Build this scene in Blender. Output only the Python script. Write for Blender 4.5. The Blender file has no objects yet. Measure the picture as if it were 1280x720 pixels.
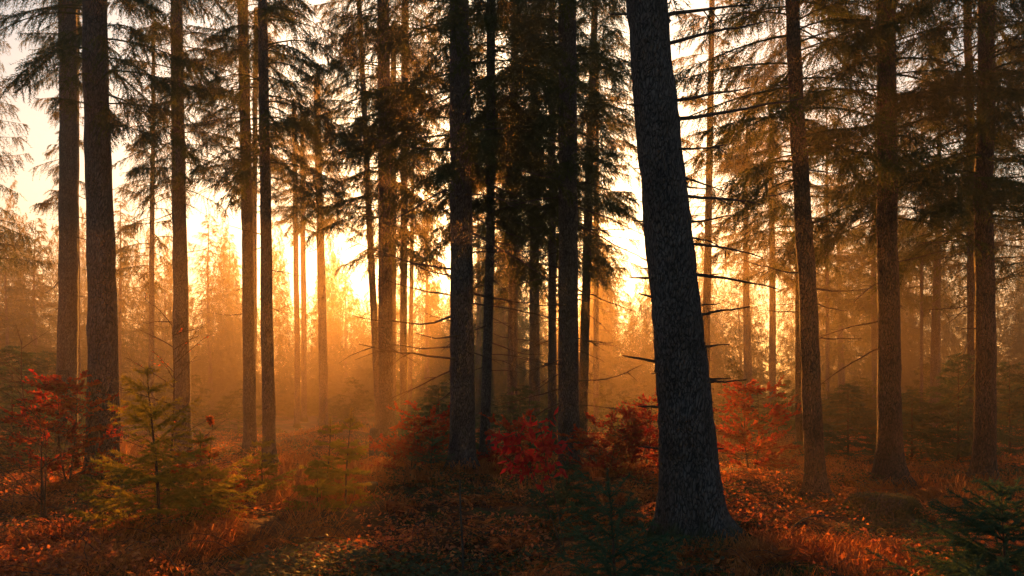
import bpy, math, random
import numpy as np
from mathutils import Vector, Matrix

# ------------------------------------------------------------------ scene, camera
S = bpy.context.scene
COL = S.collection
F = 995.6                      # focal length in pixels of a 1280 wide frame (28 mm lens)
HZ = 485.0                     # eye level row in that frame
EYE = 1.5
cam_d = bpy.data.cameras.new('camera')
cam_d.lens = 28; cam_d.sensor_width = 36; cam_d.shift_y = (HZ - 360) / 1280
cam_d.clip_start = 0.05; cam_d.clip_end = 3000
cam = bpy.data.objects.new('camera', cam_d); COL.objects.link(cam)
cam.location = (0, 0, EYE); cam.rotation_euler = (math.radians(90), 0, 0)
S.camera = cam

def PX(px, d): return (px - 640.0) / F * d
def PZ(py, d): return EYE + (HZ - py) / F * d

# ------------------------------------------------------------------ light
sdir = Vector((-26, 995, 222)).normalized()           # towards the sun
el = math.asin(sdir.z); az = math.atan2(sdir.x, sdir.y)
W = bpy.data.worlds.new('World'); S.world = W; W.use_nodes = True
nt = W.node_tree; bg = nt.nodes['Background']
sky = nt.nodes.new('ShaderNodeTexSky'); sky.sky_type = 'NISHITA'; sky.sun_disc = False
sky.sun_elevation = el; sky.sun_rotation = az
sky.air_density = 1.5; sky.dust_density = 3.0; sky.ozone_density = 2.3
nt.links.new(sky.outputs[0], bg.inputs[0]); bg.inputs[1].default_value = 0.043
sl = bpy.data.lights.new('sun', 'SUN'); sl.energy = 5.0; sl.angle = math.radians(0.4); sl.color = (1.0, 0.33, 0.04)
so = bpy.data.objects.new('sun', sl); COL.objects.link(so)
so.rotation_euler = (-sdir).to_track_quat('-Z', 'Y').to_euler(); so.location = (0, 0, 30)

S.view_settings.view_transform = 'Standard'; S.view_settings.look = 'None'
S.view_settings.exposure = 1.9; S.view_settings.gamma = 1.0
S.render.engine = 'CYCLES'
cy = S.cycles
cy.max_bounces = 5; cy.diffuse_bounces = 2; cy.glossy_bounces = 1; cy.transmission_bounces = 3
cy.volume_bounces = 0; cy.transparent_max_bounces = 8
cy.use_adaptive_sampling = True; cy.adaptive_threshold = 0.012
cy.use_denoising = True
try: cy.denoiser = 'OPENIMAGEDENOISE'; cy.denoising_input_passes = 'RGB_ALBEDO_NORMAL'
except Exception: pass
cy.sample_clamp_indirect = 6.0

# ------------------------------------------------------------------ materials
def newmat(name):
    m = bpy.data.materials.new(name); m.use_nodes = True
    t = m.node_tree; t.nodes.clear()
    out = t.nodes.new('ShaderNodeOutputMaterial')
    return m, t, out
def node(t, typ, **kw):
    n = t.nodes.new(typ)
    for k, v in kw.items(): setattr(n, k, v)
    return n
def ramp(t, fac, stops):
    r = node(t, 'ShaderNodeValToRGB')
    e = r.color_ramp.elements
    while len(e) < len(stops): e.new(0.5)
    for i, (p, c) in enumerate(stops):
        e[i].position = p; e[i].color = (*c, 1)
    t.links.new(fac, r.inputs[0]); return r.outputs[0]
def noise(t, vec, scale, detail=3, rough=0.55, dist=0.0):
    n = node(t, 'ShaderNodeTexNoise'); n.inputs['Scale'].default_value = scale
    n.inputs['Detail'].default_value = detail; n.inputs['Roughness'].default_value = rough
    n.inputs['Distortion'].default_value = dist
    if vec is not None: t.links.new(vec, n.inputs['Vector'])
    return n.outputs['Fac']

def leaf_mat(name, cols, trans=0.5, tcols=None, scale=7.0, gloss=0.0, rough=0.5):
    """thin leaf or needle: diffuse plus light let through, hue varied from clump to clump"""
    m, t, out = newmat(name)
    tc = node(t, 'ShaderNodeNewGeometry')
    f = noise(t, tc.outputs['Position'], scale, 3, 0.7)
    n = len(cols)
    st = [(0.3 + 0.4 * i / max(1, n - 1), c) for i, c in enumerate(cols)]
    c = ramp(t, f, st)
    d = node(t, 'ShaderNodeBsdfDiffuse'); t.links.new(c, d.inputs[0])
    tr = node(t, 'ShaderNodeBsdfTranslucent')
    tcols = tcols or cols
    c2 = ramp(t, f, [(0.3 + 0.4 * i / max(1, n - 1), c) for i, c in enumerate(tcols)])
    t.links.new(c2, tr.inputs[0])
    mx = node(t, 'ShaderNodeMixShader'); mx.inputs[0].default_value = trans
    t.links.new(d.outputs[0], mx.inputs[1]); t.links.new(tr.outputs[0], mx.inputs[2])
    res = mx.outputs[0]
    if gloss:
        g = node(t, 'ShaderNodeBsdfGlossy'); g.inputs['Roughness'].default_value = rough
        g.inputs[0].default_value = (0.9, 0.9, 0.9, 1)
        m2 = node(t, 'ShaderNodeMixShader'); m2.inputs[0].default_value = gloss
        t.links.new(res, m2.inputs[1]); t.links.new(g.outputs[0], m2.inputs[2]); res = m2.outputs[0]
    t.links.new(res, out.inputs[0]); return m

def bark_mat(name, dark, light, scale=1.0, bump=0.9, moss=None):
    m, t, out = newmat(name)
    tc = node(t, 'ShaderNodeTexCoord')
    mp = node(t, 'ShaderNodeMapping'); mp.inputs['Scale'].default_value = (scale, scale, scale * 0.36)
    t.links.new(tc.outputs['Object'], mp.inputs[0])
    plates = node(t, 'ShaderNodeTexVoronoi'); plates.inputs['Scale'].default_value = 40; plates.feature = 'DISTANCE_TO_EDGE'
    vo = node(t, 'ShaderNodeTexVoronoi'); vo.inputs['Scale'].default_value = 66; vo.feature = 'F1'
    wob = noise(t, mp.outputs[0], 9, 3)
    mixv = node(t, 'ShaderNodeMixRGB'); mixv.inputs[0].default_value = 0.10
    t.links.new(mp.outputs[0], mixv.inputs[1]); t.links.new(wob, mixv.inputs[2])
    t.links.new(mixv.outputs[0], vo.inputs['Vector']); t.links.new(mixv.outputs[0], plates.inputs['Vector'])
    fine = noise(t, mp.outputs[0], 48, 4, 0.55)
    big = noise(t, mp.outputs[0], 4.0, 5, 0.65)
    ad = node(t, 'ShaderNodeMath', operation='MULTIPLY_ADD')
    t.links.new(vo.outputs['Distance'], ad.inputs[0]); ad.inputs[1].default_value = -0.8
    t.links.new(fine, ad.inputs[2])
    pm = node(t, 'ShaderNodeMapRange'); pm.inputs[1].default_value = 0.0; pm.inputs[2].default_value = 0.16
    t.links.new(plates.outputs['Distance'], pm.inputs[0])
    hs = node(t, 'ShaderNodeMath', operation='MULTIPLY_ADD'); t.links.new(pm.outputs[0], hs.inputs[0]); hs.inputs[1].default_value = 0.7
    t.links.new(ad.outputs[0], hs.inputs[2])
    c1 = ramp(t, hs.outputs[0], [(0.2, dark), (1.15, light)])
    c2 = ramp(t, big, [(0.32, (0.5, 0.5, 0.52)), (0.5, (0.95, 0.93, 0.9)), (0.68, (1.15, 1.22, 1.28))])
    mu = node(t, 'ShaderNodeMixRGB', blend_type='MULTIPLY'); mu.inputs[0].default_value = 1
    t.links.new(c1, mu.inputs[1]); t.links.new(c2, mu.inputs[2])
    col = mu.outputs[0]
    if moss:
        sep = node(t, 'ShaderNodeSeparateXYZ'); t.links.new(tc.outputs['Object'], sep.inputs[0])
        mr = node(t, 'ShaderNodeMapRange'); mr.inputs[1].default_value = 0.5; mr.inputs[2].default_value = 0.0
        t.links.new(sep.outputs[2], mr.inputs[0])
        mm = node(t, 'ShaderNodeMath', operation='MULTIPLY'); t.links.new(mr.outputs[0], mm.inputs[0])
        t.links.new(noise(t, tc.outputs['Object'], 6, 4), mm.inputs[1])
        f = ramp(t, mm.outputs[0], [(0.25, (0, 0, 0)), (0.45, (1, 1, 1))])
        mo = node(t, 'ShaderNodeMixRGB'); t.links.new(f, mo.inputs[0]); t.links.new(col, mo.inputs[1])
        mo.inputs[2].default_value = (*moss, 1); col = mo.outputs[0]
    b = node(t, 'ShaderNodeBsdfPrincipled'); b.inputs['Roughness'].default_value = 0.85
    b.inputs['Specular IOR Level'].default_value = 0.25
    t.links.new(col, b.inputs['Base Color'])
    bp = node(t, 'ShaderNodeBump'); bp.inputs['Strength'].default_value = bump; bp.inputs['Distance'].default_value = 0.03
    t.links.new(hs.outputs[0], bp.inputs['Height']); t.links.new(bp.outputs[0], b.inputs['Normal'])
    t.links.new(b.outputs[0], out.inputs[0]); return m

M = {}
M['bark'] = bark_mat('spruce_bark', (0.026, 0.025, 0.029), (0.125, 0.106, 0.102), 1.0, 1.0, moss=(0.035, 0.045, 0.012))
M['bark_red'] = bark_mat('reddish_bark', (0.025, 0.018, 0.014), (0.14, 0.075, 0.05), 1.0, 1.0)
M['twig'] = bark_mat('dead_twig_bark', (0.03, 0.024, 0.02), (0.085, 0.065, 0.05), 2.0, 0.3)
M['stem_brown'] = bark_mat('sapling_bark', (0.035, 0.022, 0.016), (0.10, 0.06, 0.04), 3.0, 0.3)
M['needle'] = leaf_mat('spruce_needles', [(0.018, 0.034, 0.016), (0.035, 0.055, 0.020), (0.060, 0.075, 0.022)], 0.42,
                       [(0.05, 0.07, 0.015), (0.09, 0.11, 0.02), (0.14, 0.14, 0.03)], 2.2)
M['needle_dark'] = leaf_mat('dark_spruce_needles', [(0.030, 0.070, 0.048), (0.060, 0.115, 0.066)], 0.35, [(0.05, 0.10, 0.05), (0.08, 0.14, 0.06)], 3.0)
M['needle_young'] = leaf_mat('young_spruce_needles', [(0.06, 0.09, 0.025), (0.12, 0.14, 0.03), (0.18, 0.16, 0.035)], 0.5,
                             [(0.18, 0.20, 0.02), (0.36, 0.30, 0.03), (0.50, 0.34, 0.03)], 5.0)
M['leaf_red'] = leaf_mat('red_beech_leaves', [(0.18, 0.018, 0.016), (0.30, 0.032, 0.022), (0.33, 0.09, 0.03), (0.20, 0.09, 0.035)], 0.55,
                         [(0.36, 0.015, 0.022), (0.42, 0.03, 0.025), (0.40, 0.07, 0.03), (0.28, 0.12, 0.04)], 6.0)
M['leaf_oak'] = leaf_mat('crimson_oak_leaves', [(0.26, 0.014, 0.022), (0.40, 0.026, 0.03)], 0.5,
                         [(0.50, 0.02, 0.025), (0.62, 0.04, 0.03)], 9.0)
M['leaf_orange'] = leaf_mat('orange_beech_leaves', [(0.30, 0.07, 0.02), (0.40, 0.10, 0.025)], 0.55,
                            [(0.65, 0.10, 0.02), (0.75, 0.20, 0.03)], 8.0)
M['grass'] = leaf_mat('dead_grass', [(0.17, 0.055, 0.026), (0.30, 0.115, 0.045), (0.40, 0.18, 0.075)], 0.55,
                      [(0.50, 0.10, 0.02), (0.68, 0.22, 0.04), (0.78, 0.34, 0.08)], 2.6)
M['litter'] = leaf_mat('fallen_leaves', [(0.10, 0.035, 0.018), (0.22, 0.07, 0.025), (0.34, 0.12, 0.035), (0.42, 0.20, 0.06)], 0.45, [(0.25, 0.05, 0.018), (0.50, 0.12, 0.025), (0.70, 0.22, 0.04), (0.75, 0.36, 0.08)], 21.0, 0.02, 0.5)
M['bramble'] = leaf_mat('bramble_leaves', [(0.020, 0.034, 0.014), (0.040, 0.055, 0.018), (0.085, 0.070, 0.02)], 0.3,
                        [(0.05, 0.07, 0.02), (0.10, 0.11, 0.02), (0.18, 0.12, 0.02)], 5.0, 0.025, 0.5)

M['moss'] = leaf_mat('moss', [(0.030, 0.045, 0.012), (0.06, 0.075, 0.018), (0.10, 0.095, 0.02)], 0.35, [(0.06, 0.09, 0.015), (0.14, 0.16, 0.02), (0.22, 0.18, 0.02)], 4.0)
def ground_mat():
    m, t, out = newmat('forest_soil')
    g = node(t, 'ShaderNodeNewGeometry')
    f1 = noise(t, g.outputs['Position'], 0.8, 5, 0.65)
    f2 = noise(t, g.outputs['Position'], 16, 6, 0.7)
    c1 = ramp(t, f1, [(0.36, (0.045, 0.024, 0.014)), (0.5, (0.12, 0.050, 0.022)), (0.64, (0.20, 0.085, 0.032))])
    f3 = noise(t, g.outputs['Position'], 1.7, 4, 0.6)
    mf = ramp(t, f3, [(0.54, (0, 0, 0)), (0.62, (1, 1, 1))])
    ms = node(t, 'ShaderNodeMixRGB'); t.links.new(mf, ms.inputs[0]); t.links.new(c1, ms.inputs[1]); ms.inputs[2].default_value = (0.055, 0.075, 0.02, 1)
    c1 = ms.outputs[0]
    c2 = ramp(t, f2, [(0.3, (0.35, 0.32, 0.30)), (0.65, (1.25, 1.15, 1.05))])
    mu = node(t, 'ShaderNodeMixRGB', blend_type='MULTIPLY'); mu.inputs[0].default_value = 1
    t.links.new(c1, mu.inputs[1]); t.links.new(c2, mu.inputs[2])
    b = node(t, 'ShaderNodeBsdfPrincipled'); b.inputs['Roughness'].default_value = 0.95
    b.inputs['Specular IOR Level'].default_value = 0.1
    t.links.new(mu.outputs[0], b.inputs['Base Color'])
    bp = node(t, 'ShaderNodeBump'); bp.inputs['Strength'].default_value = 1; bp.inputs['Distance'].default_value = 0.05
    t.links.new(f2, bp.inputs['Height']); t.links.new(bp.outputs[0], b.inputs['Normal'])
    t.links.new(b.outputs[0], out.inputs[0]); return m
M['soil'] = ground_mat()

# ------------------------------------------------------------------ mesh helpers
def nrm(a): return a / np.maximum(np.linalg.norm(a, axis=-1, keepdims=True), 1e-9)

class Geo:
    def __init__(self): self.v = []; self.f3 = []; self.f4 = []; self.n = 0; self.smooth = False
    def add(self, V, f3=None, f4=None):
        if f3 is not None and len(f3): self.f3.append(np.asarray(f3) + self.n)
        if f4 is not None and len(f4): self.f4.append(np.asarray(f4) + self.n)
        self.v.append(np.asarray(V, dtype=np.float64)); self.n += len(V)
    def mesh(self, name, mat, smooth=False):
        V = np.concatenate(self.v) if self.v else np.zeros((0, 3))
        t = np.concatenate(self.f3) if self.f3 else np.zeros((0, 3), int)
        q = np.concatenate(self.f4) if self.f4 else np.zeros((0, 4), int)
        me = bpy.data.meshes.new(name)
        me.vertices.add(len(V)); me.vertices.foreach_set('co', V.astype(np.float32).ravel())
        nl = len(t) * 3 + len(q) * 4
        me.loops.add(nl); me.loops.foreach_set('vertex_index', np.concatenate([t.ravel(), q.ravel()]).astype(np.int32))
        tot = np.concatenate([np.full(len(t), 3), np.full(len(q), 4)]).astype(np.int32)
        st = np.concatenate([[0], np.cumsum(tot)[:-1]]).astype(np.int32) if len(tot) else np.zeros(0, np.int32)
        me.polygons.add(len(tot)); me.polygons.foreach_set('loop_start', st); me.polygons.foreach_set('loop_total', tot)
        me.materials.append(mat)
        me.update(calc_edges=True)
        if smooth: me.polygons.foreach_set('use_smooth', np.ones(len(tot), bool))
        return me
    def obj(self, name, mat, parent=None, smooth=False):
        o = bpy.data.objects.new(name, self.mesh(name, mat, smooth)); COL.objects.link(o)
        if parent is not None: o.parent = parent
        return o

def frame(P):
    T = nrm(np.gradient(P, axis=0))
    ref = np.where(np.abs(T[:, 2:3]) > 0.9, np.array([[1., 0, 0]]), np.array([[0., 0, 1]]))
    A = nrm(np.cross(T, ref)); B = np.cross(T, A)
    return T, A, B

def tube(g, P, R, n=8, jit=None, flare=None):
    """tapered tube along the points P with radii R, closed at the tip"""
    P = np.asarray(P, float); R = np.asarray(R, float)
    T, A, B = frame(P)
    if abs(T[0, 2]) > 0.9: A[:] = A[0]; B = nrm(np.cross(T, A)); A = nrm(np.cross(B, T))
    a = np.linspace(0, 2 * math.pi, n, endpoint=False)
    rr = R[:, None] * np.ones((1, n))
    if jit is not None: rr = rr * jit
    V = P[:, None, :] + rr[:, :, None] * (np.cos(a)[None, :, None] * A[:, None, :] + np.sin(a)[None, :, None] * B[:, None, :])
    m = len(P)
    i, j = np.meshgrid(np.arange(m - 1), np.arange(n), indexing='ij')
    q = np.stack([i * n + j, i * n + (j + 1) % n, (i + 1) * n + (j + 1) % n, (i + 1) * n + j], -1).reshape(-1, 4)
    V = V.reshape(-1, 3); V = np.vstack([V, P[-1:] + T[-1:] * R[-1]])
    k = np.arange(n); t = np.stack([(m - 1) * n + k, (m - 1) * n + (k + 1) % n, np.full(n, m * n)], -1)
    g.add(V, t, q)

def blades(g, B0, D, side, L, Wd):
    """needles: triangles from base points B0 along D, length L, width Wd across side"""
    L = np.asarray(L).reshape(-1, 1); Wd = np.asarray(Wd).reshape(-1, 1)
    n = len(B0)
    V = np.stack([B0 - side * Wd * .5, B0 + side * Wd * .5, B0 + D * L], 1).reshape(-1, 3)
    g.add(V, np.arange(3 * n).reshape(n, 3))

def leaves(g, B0, D, side, L, Wd, up=None):
    """pointed oval leaves of two triangles each side of a slightly folded midrib"""
    L = np.asarray(L).reshape(-1, 1); Wd = np.asarray(Wd).reshape(-1, 1)
    N = nrm(np.cross(D, side))
    n = len(B0); mid = B0 + D * L * .45
    V = np.stack([B0, mid - side * Wd * .5 + N * Wd * .15, B0 + D * L, mid + side * Wd * .5 + N * Wd * .15], 1).reshape(-1, 3)
    k = np.arange(n)[:, None] * 4
    g.add(V, np.concatenate([k + [0, 1, 2], k + [0, 2, 3]]).reshape(-1, 3))

def rnd_dir(rng, n): return nrm(rng.normal(size=(n, 3)))

# ------------------------------------------------------------------ naming
def tag(o, label, cat, group=None, kind=None):
    o['label'] = label; o['category'] = cat
    if group: o['group'] = group
    if kind: o['kind'] = kind
    return o
def thing(name, label, cat, loc, group=None, rz=0.0):
    o = bpy.data.objects.new(name, None); COL.objects.link(o)
    o.empty_display_size = 0.3; o.location = loc; o.rotation_euler = (0, 0, rz)
    return tag(o, label, cat, group)

# ------------------------------------------------------------------ terrain
_r = np.random.default_rng(5)
_waves = [(_r.uniform(0.5, 1) * a, *(w * np.array([math.cos(t), math.sin(t)])), _r.uniform(0, 6.28))
          for a, w, k in ((0.05, 0.5, 4), (0.060, 1.3, 6), (0.058, 3.0, 8), (0.022, 7.0, 10))
          for t in _r.uniform(0, 6.28, k)]
def ground_z(x, y):
    x = np.asarray(x, float); y = np.asarray(y, float)
    z = np.zeros(np.broadcast(x, y).shape)
    for a, wx, wy, ph in _waves: z = z + a * np.sin(wx * x + wy * y + ph) * 0.55
    return z + 0.10 * np.exp(-((x - 1.7) ** 2 + (y - 7.6) ** 2) / 1.6)

def axis(lo, hi, fine_lo, fine_hi, step, n_out):
    a = np.arange(fine_lo, fine_hi, step)
    left = fine_lo - np.geomspace(step, fine_lo - lo, n_out)[::-1]
    right = fine_hi + np.geomspace(step, hi - fine_hi, n_out)
    return np.concatenate([left, a, right])
xs = axis(-112, 112, -11, 11, 0.11, 24); ys = axis(-23, 118, 2.5, 24, 0.11, 24)
X, Y = np.meshgrid(xs, ys, indexing='xy'); Z = ground_z(X, Y)
g = Geo(); nx, ny = len(xs), len(ys)
i, j = np.meshgrid(np.arange(ny - 1), np.arange(nx - 1), indexing='ij')
g.add(np.stack([X, Y, Z], -1).reshape(-1, 3), None,
      np.stack([i * nx + j, i * nx + j + 1, (i + 1) * nx + j + 1, (i + 1) * nx + j], -1).reshape(-1, 4))
gr = g.obj('forest_ground', M['soil'], smooth=True); gr['kind'] = 'structure'
gr['label'] = 'brown forest floor of soil and needles'

# ------------------------------------------------------------------ conifer crown
def make_crown(seed, H, rmax, nbr, lod=1.0, shape='tall', droop=0.35, low_sparse=True):
    """boughs hung with drooping needled twigs; wood and needles in one crown mesh. lod<1: fewer, larger needles"""
    rng = np.random.default_rng(seed)
    g = Geo(); wood = Geo()
    for b in range(nbr):
        u = (b + rng.uniform(0, 1)) / nbr
        z = u * H
        if shape == 'tall': prof = (0.55 + 0.45 * min(1, u / 0.12)) * (1 - u) ** 0.32
        else: prof = (1 - u) ** 0.9
        L = rmax * (prof * rng.uniform(0.6, 1.1) + 0.06)
        a = rng.uniform(0, 2 * math.pi)
        o = np.array([math.cos(a), math.sin(a), 0])
        up0 = rng.uniform(-0.15, 0.3) + 0.35 * u; dr = droop * rng.uniform(0.6, 1.5)
        m = 8; t = np.linspace(0, 1, m)
        bend = rng.normal(0, 0.12)
        sd = np.array([-o[1], o[0], 0])
        P = np.array([0, 0, z]) + o * (L * t)[:, None] + sd * (bend * L * t ** 2)[:, None]
        P[:, 2] += L * (up0 * t - dr * t ** 2 + 0.12 * t ** 4)
        tube(g, P, np.linspace(0.006 + 0.007 * L, 0.003, m), 4)
        # twigs
        sp = (0.034 if shape == 'tall' else 0.058) / lod
        fill = 1.0 if not low_sparse else min(1.0, 0.35 + u / 0.10)
        nt_ = max(3, int(L / sp * fill * rng.choice([.35, .8, 1.1, 1.4])))
        tt = rng.uniform(0.18 if fill > .9 else 0.4, 1.0, nt_) ** 0.85
        bp = np.stack([np.interp(tt, t, P[:, k]) for k in range(3)], -1)
        sgn = rng.choice([-1., 1.], nt_)
        td = nrm(o * rng.uniform(0.3, 0.9, (nt_, 1)) + sd * (sgn * rng.uniform(0.25, 0.9, nt_))[:, None]
                 + np.array([0, 0, -1]) * (rng.uniform(0.05, 1.3, (nt_, 1)) if droop > .2 else rng.uniform(-.2, .3, (nt_, 1))))
        tl = (0.20 + 0.34 * (1 - tt)) * rng.uniform(0.6, 1.35, nt_) * min(1.2, 0.5 + L / 2)
        # needles down each twig (it sags as it goes)
        ns = max(4, int(13 * lod))
        s = (np.arange(ns) + 0.5) / ns
        q = bp[:, None, :] + td[:, None, :] * (tl[:, None] * s)[:, :, None]
        q[:, :, 2] -= (0.35 if droop > .2 else 0.05) * tl[:, None] * s ** 2
        q = q.reshape(-1, 3); n = len(q)
        tdr = np.repeat(td, ns, 0); tlr = np.repeat(tl, ns)
        for k in range(2):
            D = nrm(tdr * 0.75 + rnd_dir(rng, n) * 0.75 + np.array([0, 0, -0.22]))
            sd2 = nrm(np.cross(D, rnd_dir(rng, n)))
            blades(g, q, D, sd2, rng.uniform(0.05, 0.10, n) / lod ** 0.7, rng.uniform(0.010, 0.019, n) / lod ** 0.7)
    return g

crowns = {}
def crown_mesh(kind, v):
    key = (kind, v)
    if key not in crowns:
        if kind == 'tall': g = make_crown(100 + v, 10, 2.3, 105, 1.2, 'tall', 0.50)
        elif kind == 'thin': g = make_crown(200 + v, 8, 1.3, 44, 1.2, 'tall', 0.42)
        elif kind == 'dense': g = make_crown(600 + v, 10, 2.3, 122, 1.25, 'tall', 0.5, False)
        elif kind == 'far': g = make_crown(300 + v, 10, 2.4, 190, 0.75, 'cone', 0.30, False)
        elif kind == 'blocker': g = make_crown(700 + v, 10, 2.4, 300, 0.70, 'cone', 0.35, False)  # opaque crown for the added sun-blocking spruces
        elif kind == 'distant': g = make_crown(400 + v, 10, 2.4, 150, 0.36, 'cone', 0.30, False)
        elif kind == 'bushy': g = make_crown(500 + v, 2.2, 0.95, 80, 1.0, 'cone', 0.10, False)
        crowns[key] = g.mesh('crown', M['needle_dark'] if kind == 'bushy' else M['needle'])
    return crowns[key]

# ------------------------------------------------------------------ tall trees
def branch_geo(rng, L, r, rise, sag, twigs=0, wob=0.13):
    """a bare dead branch running along +X from the origin"""
    g = Geo(); m = 9; t = np.linspace(0, 1, m)
    P = np.stack([L * t, np.cumsum(rng.normal(0, wob * L / m, m)), L * (rise * t - sag * t ** 2) + np.cumsum(rng.normal(0, wob * L / m, m)) * .6], -1)
    P[0] = 0
    tube(g, P, r * (1 - t * 0.75) * np.where(t < .05, 1.5, 1), 6)
    for k in range(twigs):
        s = rng.uniform(0.3, 0.95); p = np.array([np.interp(s, t, P[:, c]) for c in range(3)])
        l = L * rng.uniform(0.12, 0.35)
        d = nrm(np.array([rng.uniform(0.3, 1), rng.choice([-1, 1]) * rng.uniform(.3, 1), rng.uniform(-.6, .3)]))
        tt = np.linspace(0, 1, 4)
        Q = p + d * (l * tt)[:, None] + rng.normal(0, 0.02 * l, (4, 3)) * tt[:, None]; Q[:, 2] -= l * .2 * tt ** 2
        tube(g, Q, r * 0.42 * (1 - tt * .7), 4)
    return g

BASES = []
def tall_tree(label, d, prof, height, crown=None, dead=(8, 0.5, 1.4, 2.0, 5.0), bark='bark', seed=0,
              name='spruce_tree', group='tall spruce trees of the stand', twig_k=3, segs=None, broken=None):
    """prof: (row, column, width) of the trunk axis in a 1280 px frame at distance d"""
    rng = np.random.default_rng(1000 + seed); height = 12.4 + (seed * 37 % 11) * .1
    prof = sorted(prof, reverse=True)                         # bottom first
    zz = np.array([PZ(p[0], d) for p in prof]); xx = np.array([PX(p[1], d) for p in prof]); rr = np.array([p[2] / F * d / 2 for p in prof])
    bx = float(np.interp(0, zz, xx)); bz = float(ground_z(bx, d))
    root = thing(name, label, 'tree', (bx, d, bz), group)
    n = segs or 46
    z = np.concatenate([[-0.25, -0.1], np.linspace(0, 1, n) ** 1.15 * height])
    za = z + bz
    sl_x = (xx[-1] - xx[-2]) / (zz[-1] - zz[-2])
    x = np.where(za <= zz[-1], np.interp(za, zz, xx), xx[-1] + sl_x * 0.6 * (za - zz[-1]))
    r = np.interp(za, zz, rr)
    top = za > zz[-1]
    r = np.where(top, rr[-1] * np.clip((height + bz - za) / max(0.1, height + bz - zz[-1]), 0.06, 1) ** 0.8, r)
    r = r * (1 + 0.50 * np.exp(-np.maximum(z, 0) / 0.18) + 0.02 * np.sin(z * 5 + seed))
    yw = np.cumsum(rng.normal(0, 0.012, len(z))); yw -= yw[2]
    P = np.stack([x - bx, yw, z], -1)
    sides = 26 if d < 10 else 16 if d < 20 else 8
    a = np.linspace(0, 2 * math.pi, sides, endpoint=False)
    ph = rng.uniform(0, 6.28, 3)
    fl = np.exp(-np.maximum(z, 0) / 0.22)[:, None]
    jit = 1 + 0.03 * rng.normal(size=(len(z), sides)) * (0.6 if d > 10 else 0.8) + fl * (0.24 * np.sin(5 * a + ph[0]) + 0.14 * np.sin(3 * a + ph[1]))[None, :]
    if d < 16: BASES.append((bx, d, float(r[2])))
    g = Geo(); tube(g, P, r, sides, jit)
    trunk = g.obj('trunk', M[bark], root, smooth=True)
    at = lambda h: np.array([np.interp(h, z, P[:, 0]), np.interp(h, z, P[:, 1]), h])
    if crown:
        kind, v, zs, rad = crown; zs = zs - 0.5; rad *= (0.83 if prof[0][1] < 560 else 1.05)
        base_H = {'tall': 10, 'thin': 8, 'far': 10, 'dense': 10}[kind]; base_r = {'tall': 2.3, 'thin': 1.3, 'far': 2.4, 'dense': 2.3}[kind]
        o = bpy.data.objects.new('crown', crown_mesh(kind, v)); COL.objects.link(o); o.parent = root
        p0 = at(zs); p1 = at(height)
        q = Vector(p1 - p0).to_track_quat('Z', 'Y') @ Matrix.Rotation(rng.uniform(0, 6.28), 3, 'Z').to_quaternion()
        o.location = p0; o.rotation_mode = 'QUATERNION'; o.rotation_quaternion = q
        o.scale = (rad / base_r, rad / base_r, (height - zs) / base_H)
    nd, l0, l1, h0, h1 = dead
    for k in range(nd):
        h = h0 + (h1 - h0) * (k + rng.uniform(0, 1)) / max(1, nd)
        ang = rng.uniform(0, 2 * math.pi)
        if rng.uniform() < 0.65: ang = rng.choice([0, math.pi]) + rng.normal(0, 0.5)
        L = rng.uniform(l0, l1)
        gg = branch_geo(rng, L, 0.007 + 0.0075 * L, rng.uniform(-0.5, 0.15), rng.uniform(-0.25, 0.25), rng.integers(0, twig_k + 1))
        o = gg.obj('dead_branch', M['twig'], root, smooth=True)
        o.location = at(h); o.rotation_euler = (0, 0, ang)
    return root, at

T = tall_tree
# left side of the picture
T('straight dark spruce at the far left with a thin trunk right behind it', 16, [(0, 84, 21), (300, 84, 22), (585, 84, 26)], 17, ('tall', 0, 8.0, 1.15), (7, .4, 1.0, 3, 7), seed=1)
T('thin spruce trunk half hidden by the straight dark one at far left', 22, [(0, 98, 8), (560, 96, 9)], 14, ('thin', 0, 6.5, 1.3), (6, .3, .8, 3, 7), seed=2)
T('thick dark spruce with rough bark behind the young green spruce and red bush', 11.5, [(0, 121, 28), (200, 123, 30), (400, 126, 34), (610, 128, 40)], 16, ('tall', 1, 5.6, 2.0), (4, .2, .5, 3, 6), seed=3)
T('slender pole of a spruce standing between the thick rough barked trunk and the grey spruce', 25, [(0, 191, 4), (400, 189, 7), (540, 189, 8)], 13, ('thin', 1, 5.2, 1.6), (9, .4, 1.0, 2.5, 8), seed=4)
T('grey spruce with a clean trunk rising beside the tall bare sapling', 17, [(0, 221, 14), (300, 226, 17), (570, 229, 21)], 16, ('tall', 2, 6.2, 2.0), (6, .3, .9, 3, 8), seed=5)
T('left one of two close spruces with a thin stem squeezed between them', 17.5, [(0, 304, 13), (300, 309, 14), (570, 312, 16)], 16, ('tall', 3, 6.4, 2.2), (7, .3, .9, 3, 8), seed=6)
T('thin stem squeezed between two close spruces left of the glow', 24, [(0, 320, 6), (560, 316, 7)], 14, ('thin', 2, 7.5, 1.3), (6, .3, .8, 3, 8), seed=7)
T('spruce with a slim trunk lit orange down to its foot by a young spruce', 14.5, [(0, 331, 11), (300, 334, 14), (600, 337, 17)], 15, ('tall', 4, 5.6, 2.1), (8, .3, .9, 2.5, 7), seed=8)
T('thin hazy spruce, leftmost of three slim stems sinking into the glow', 31, [(0, 366, 5), (430, 371, 7), (530, 371, 7)], 17, ('tall', 0, 8.0, 1.9), (8, .4, 1, 4, 9), seed=9)
T('thin hazy spruce, middle one of three slim stems sinking into the glow', 34, [(0, 377, 5), (430, 380, 7), (530, 380, 7)], 17, ('thin', 0, 8.6, 1.5), (8, .4, 1, 4, 9), seed=10)
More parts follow.
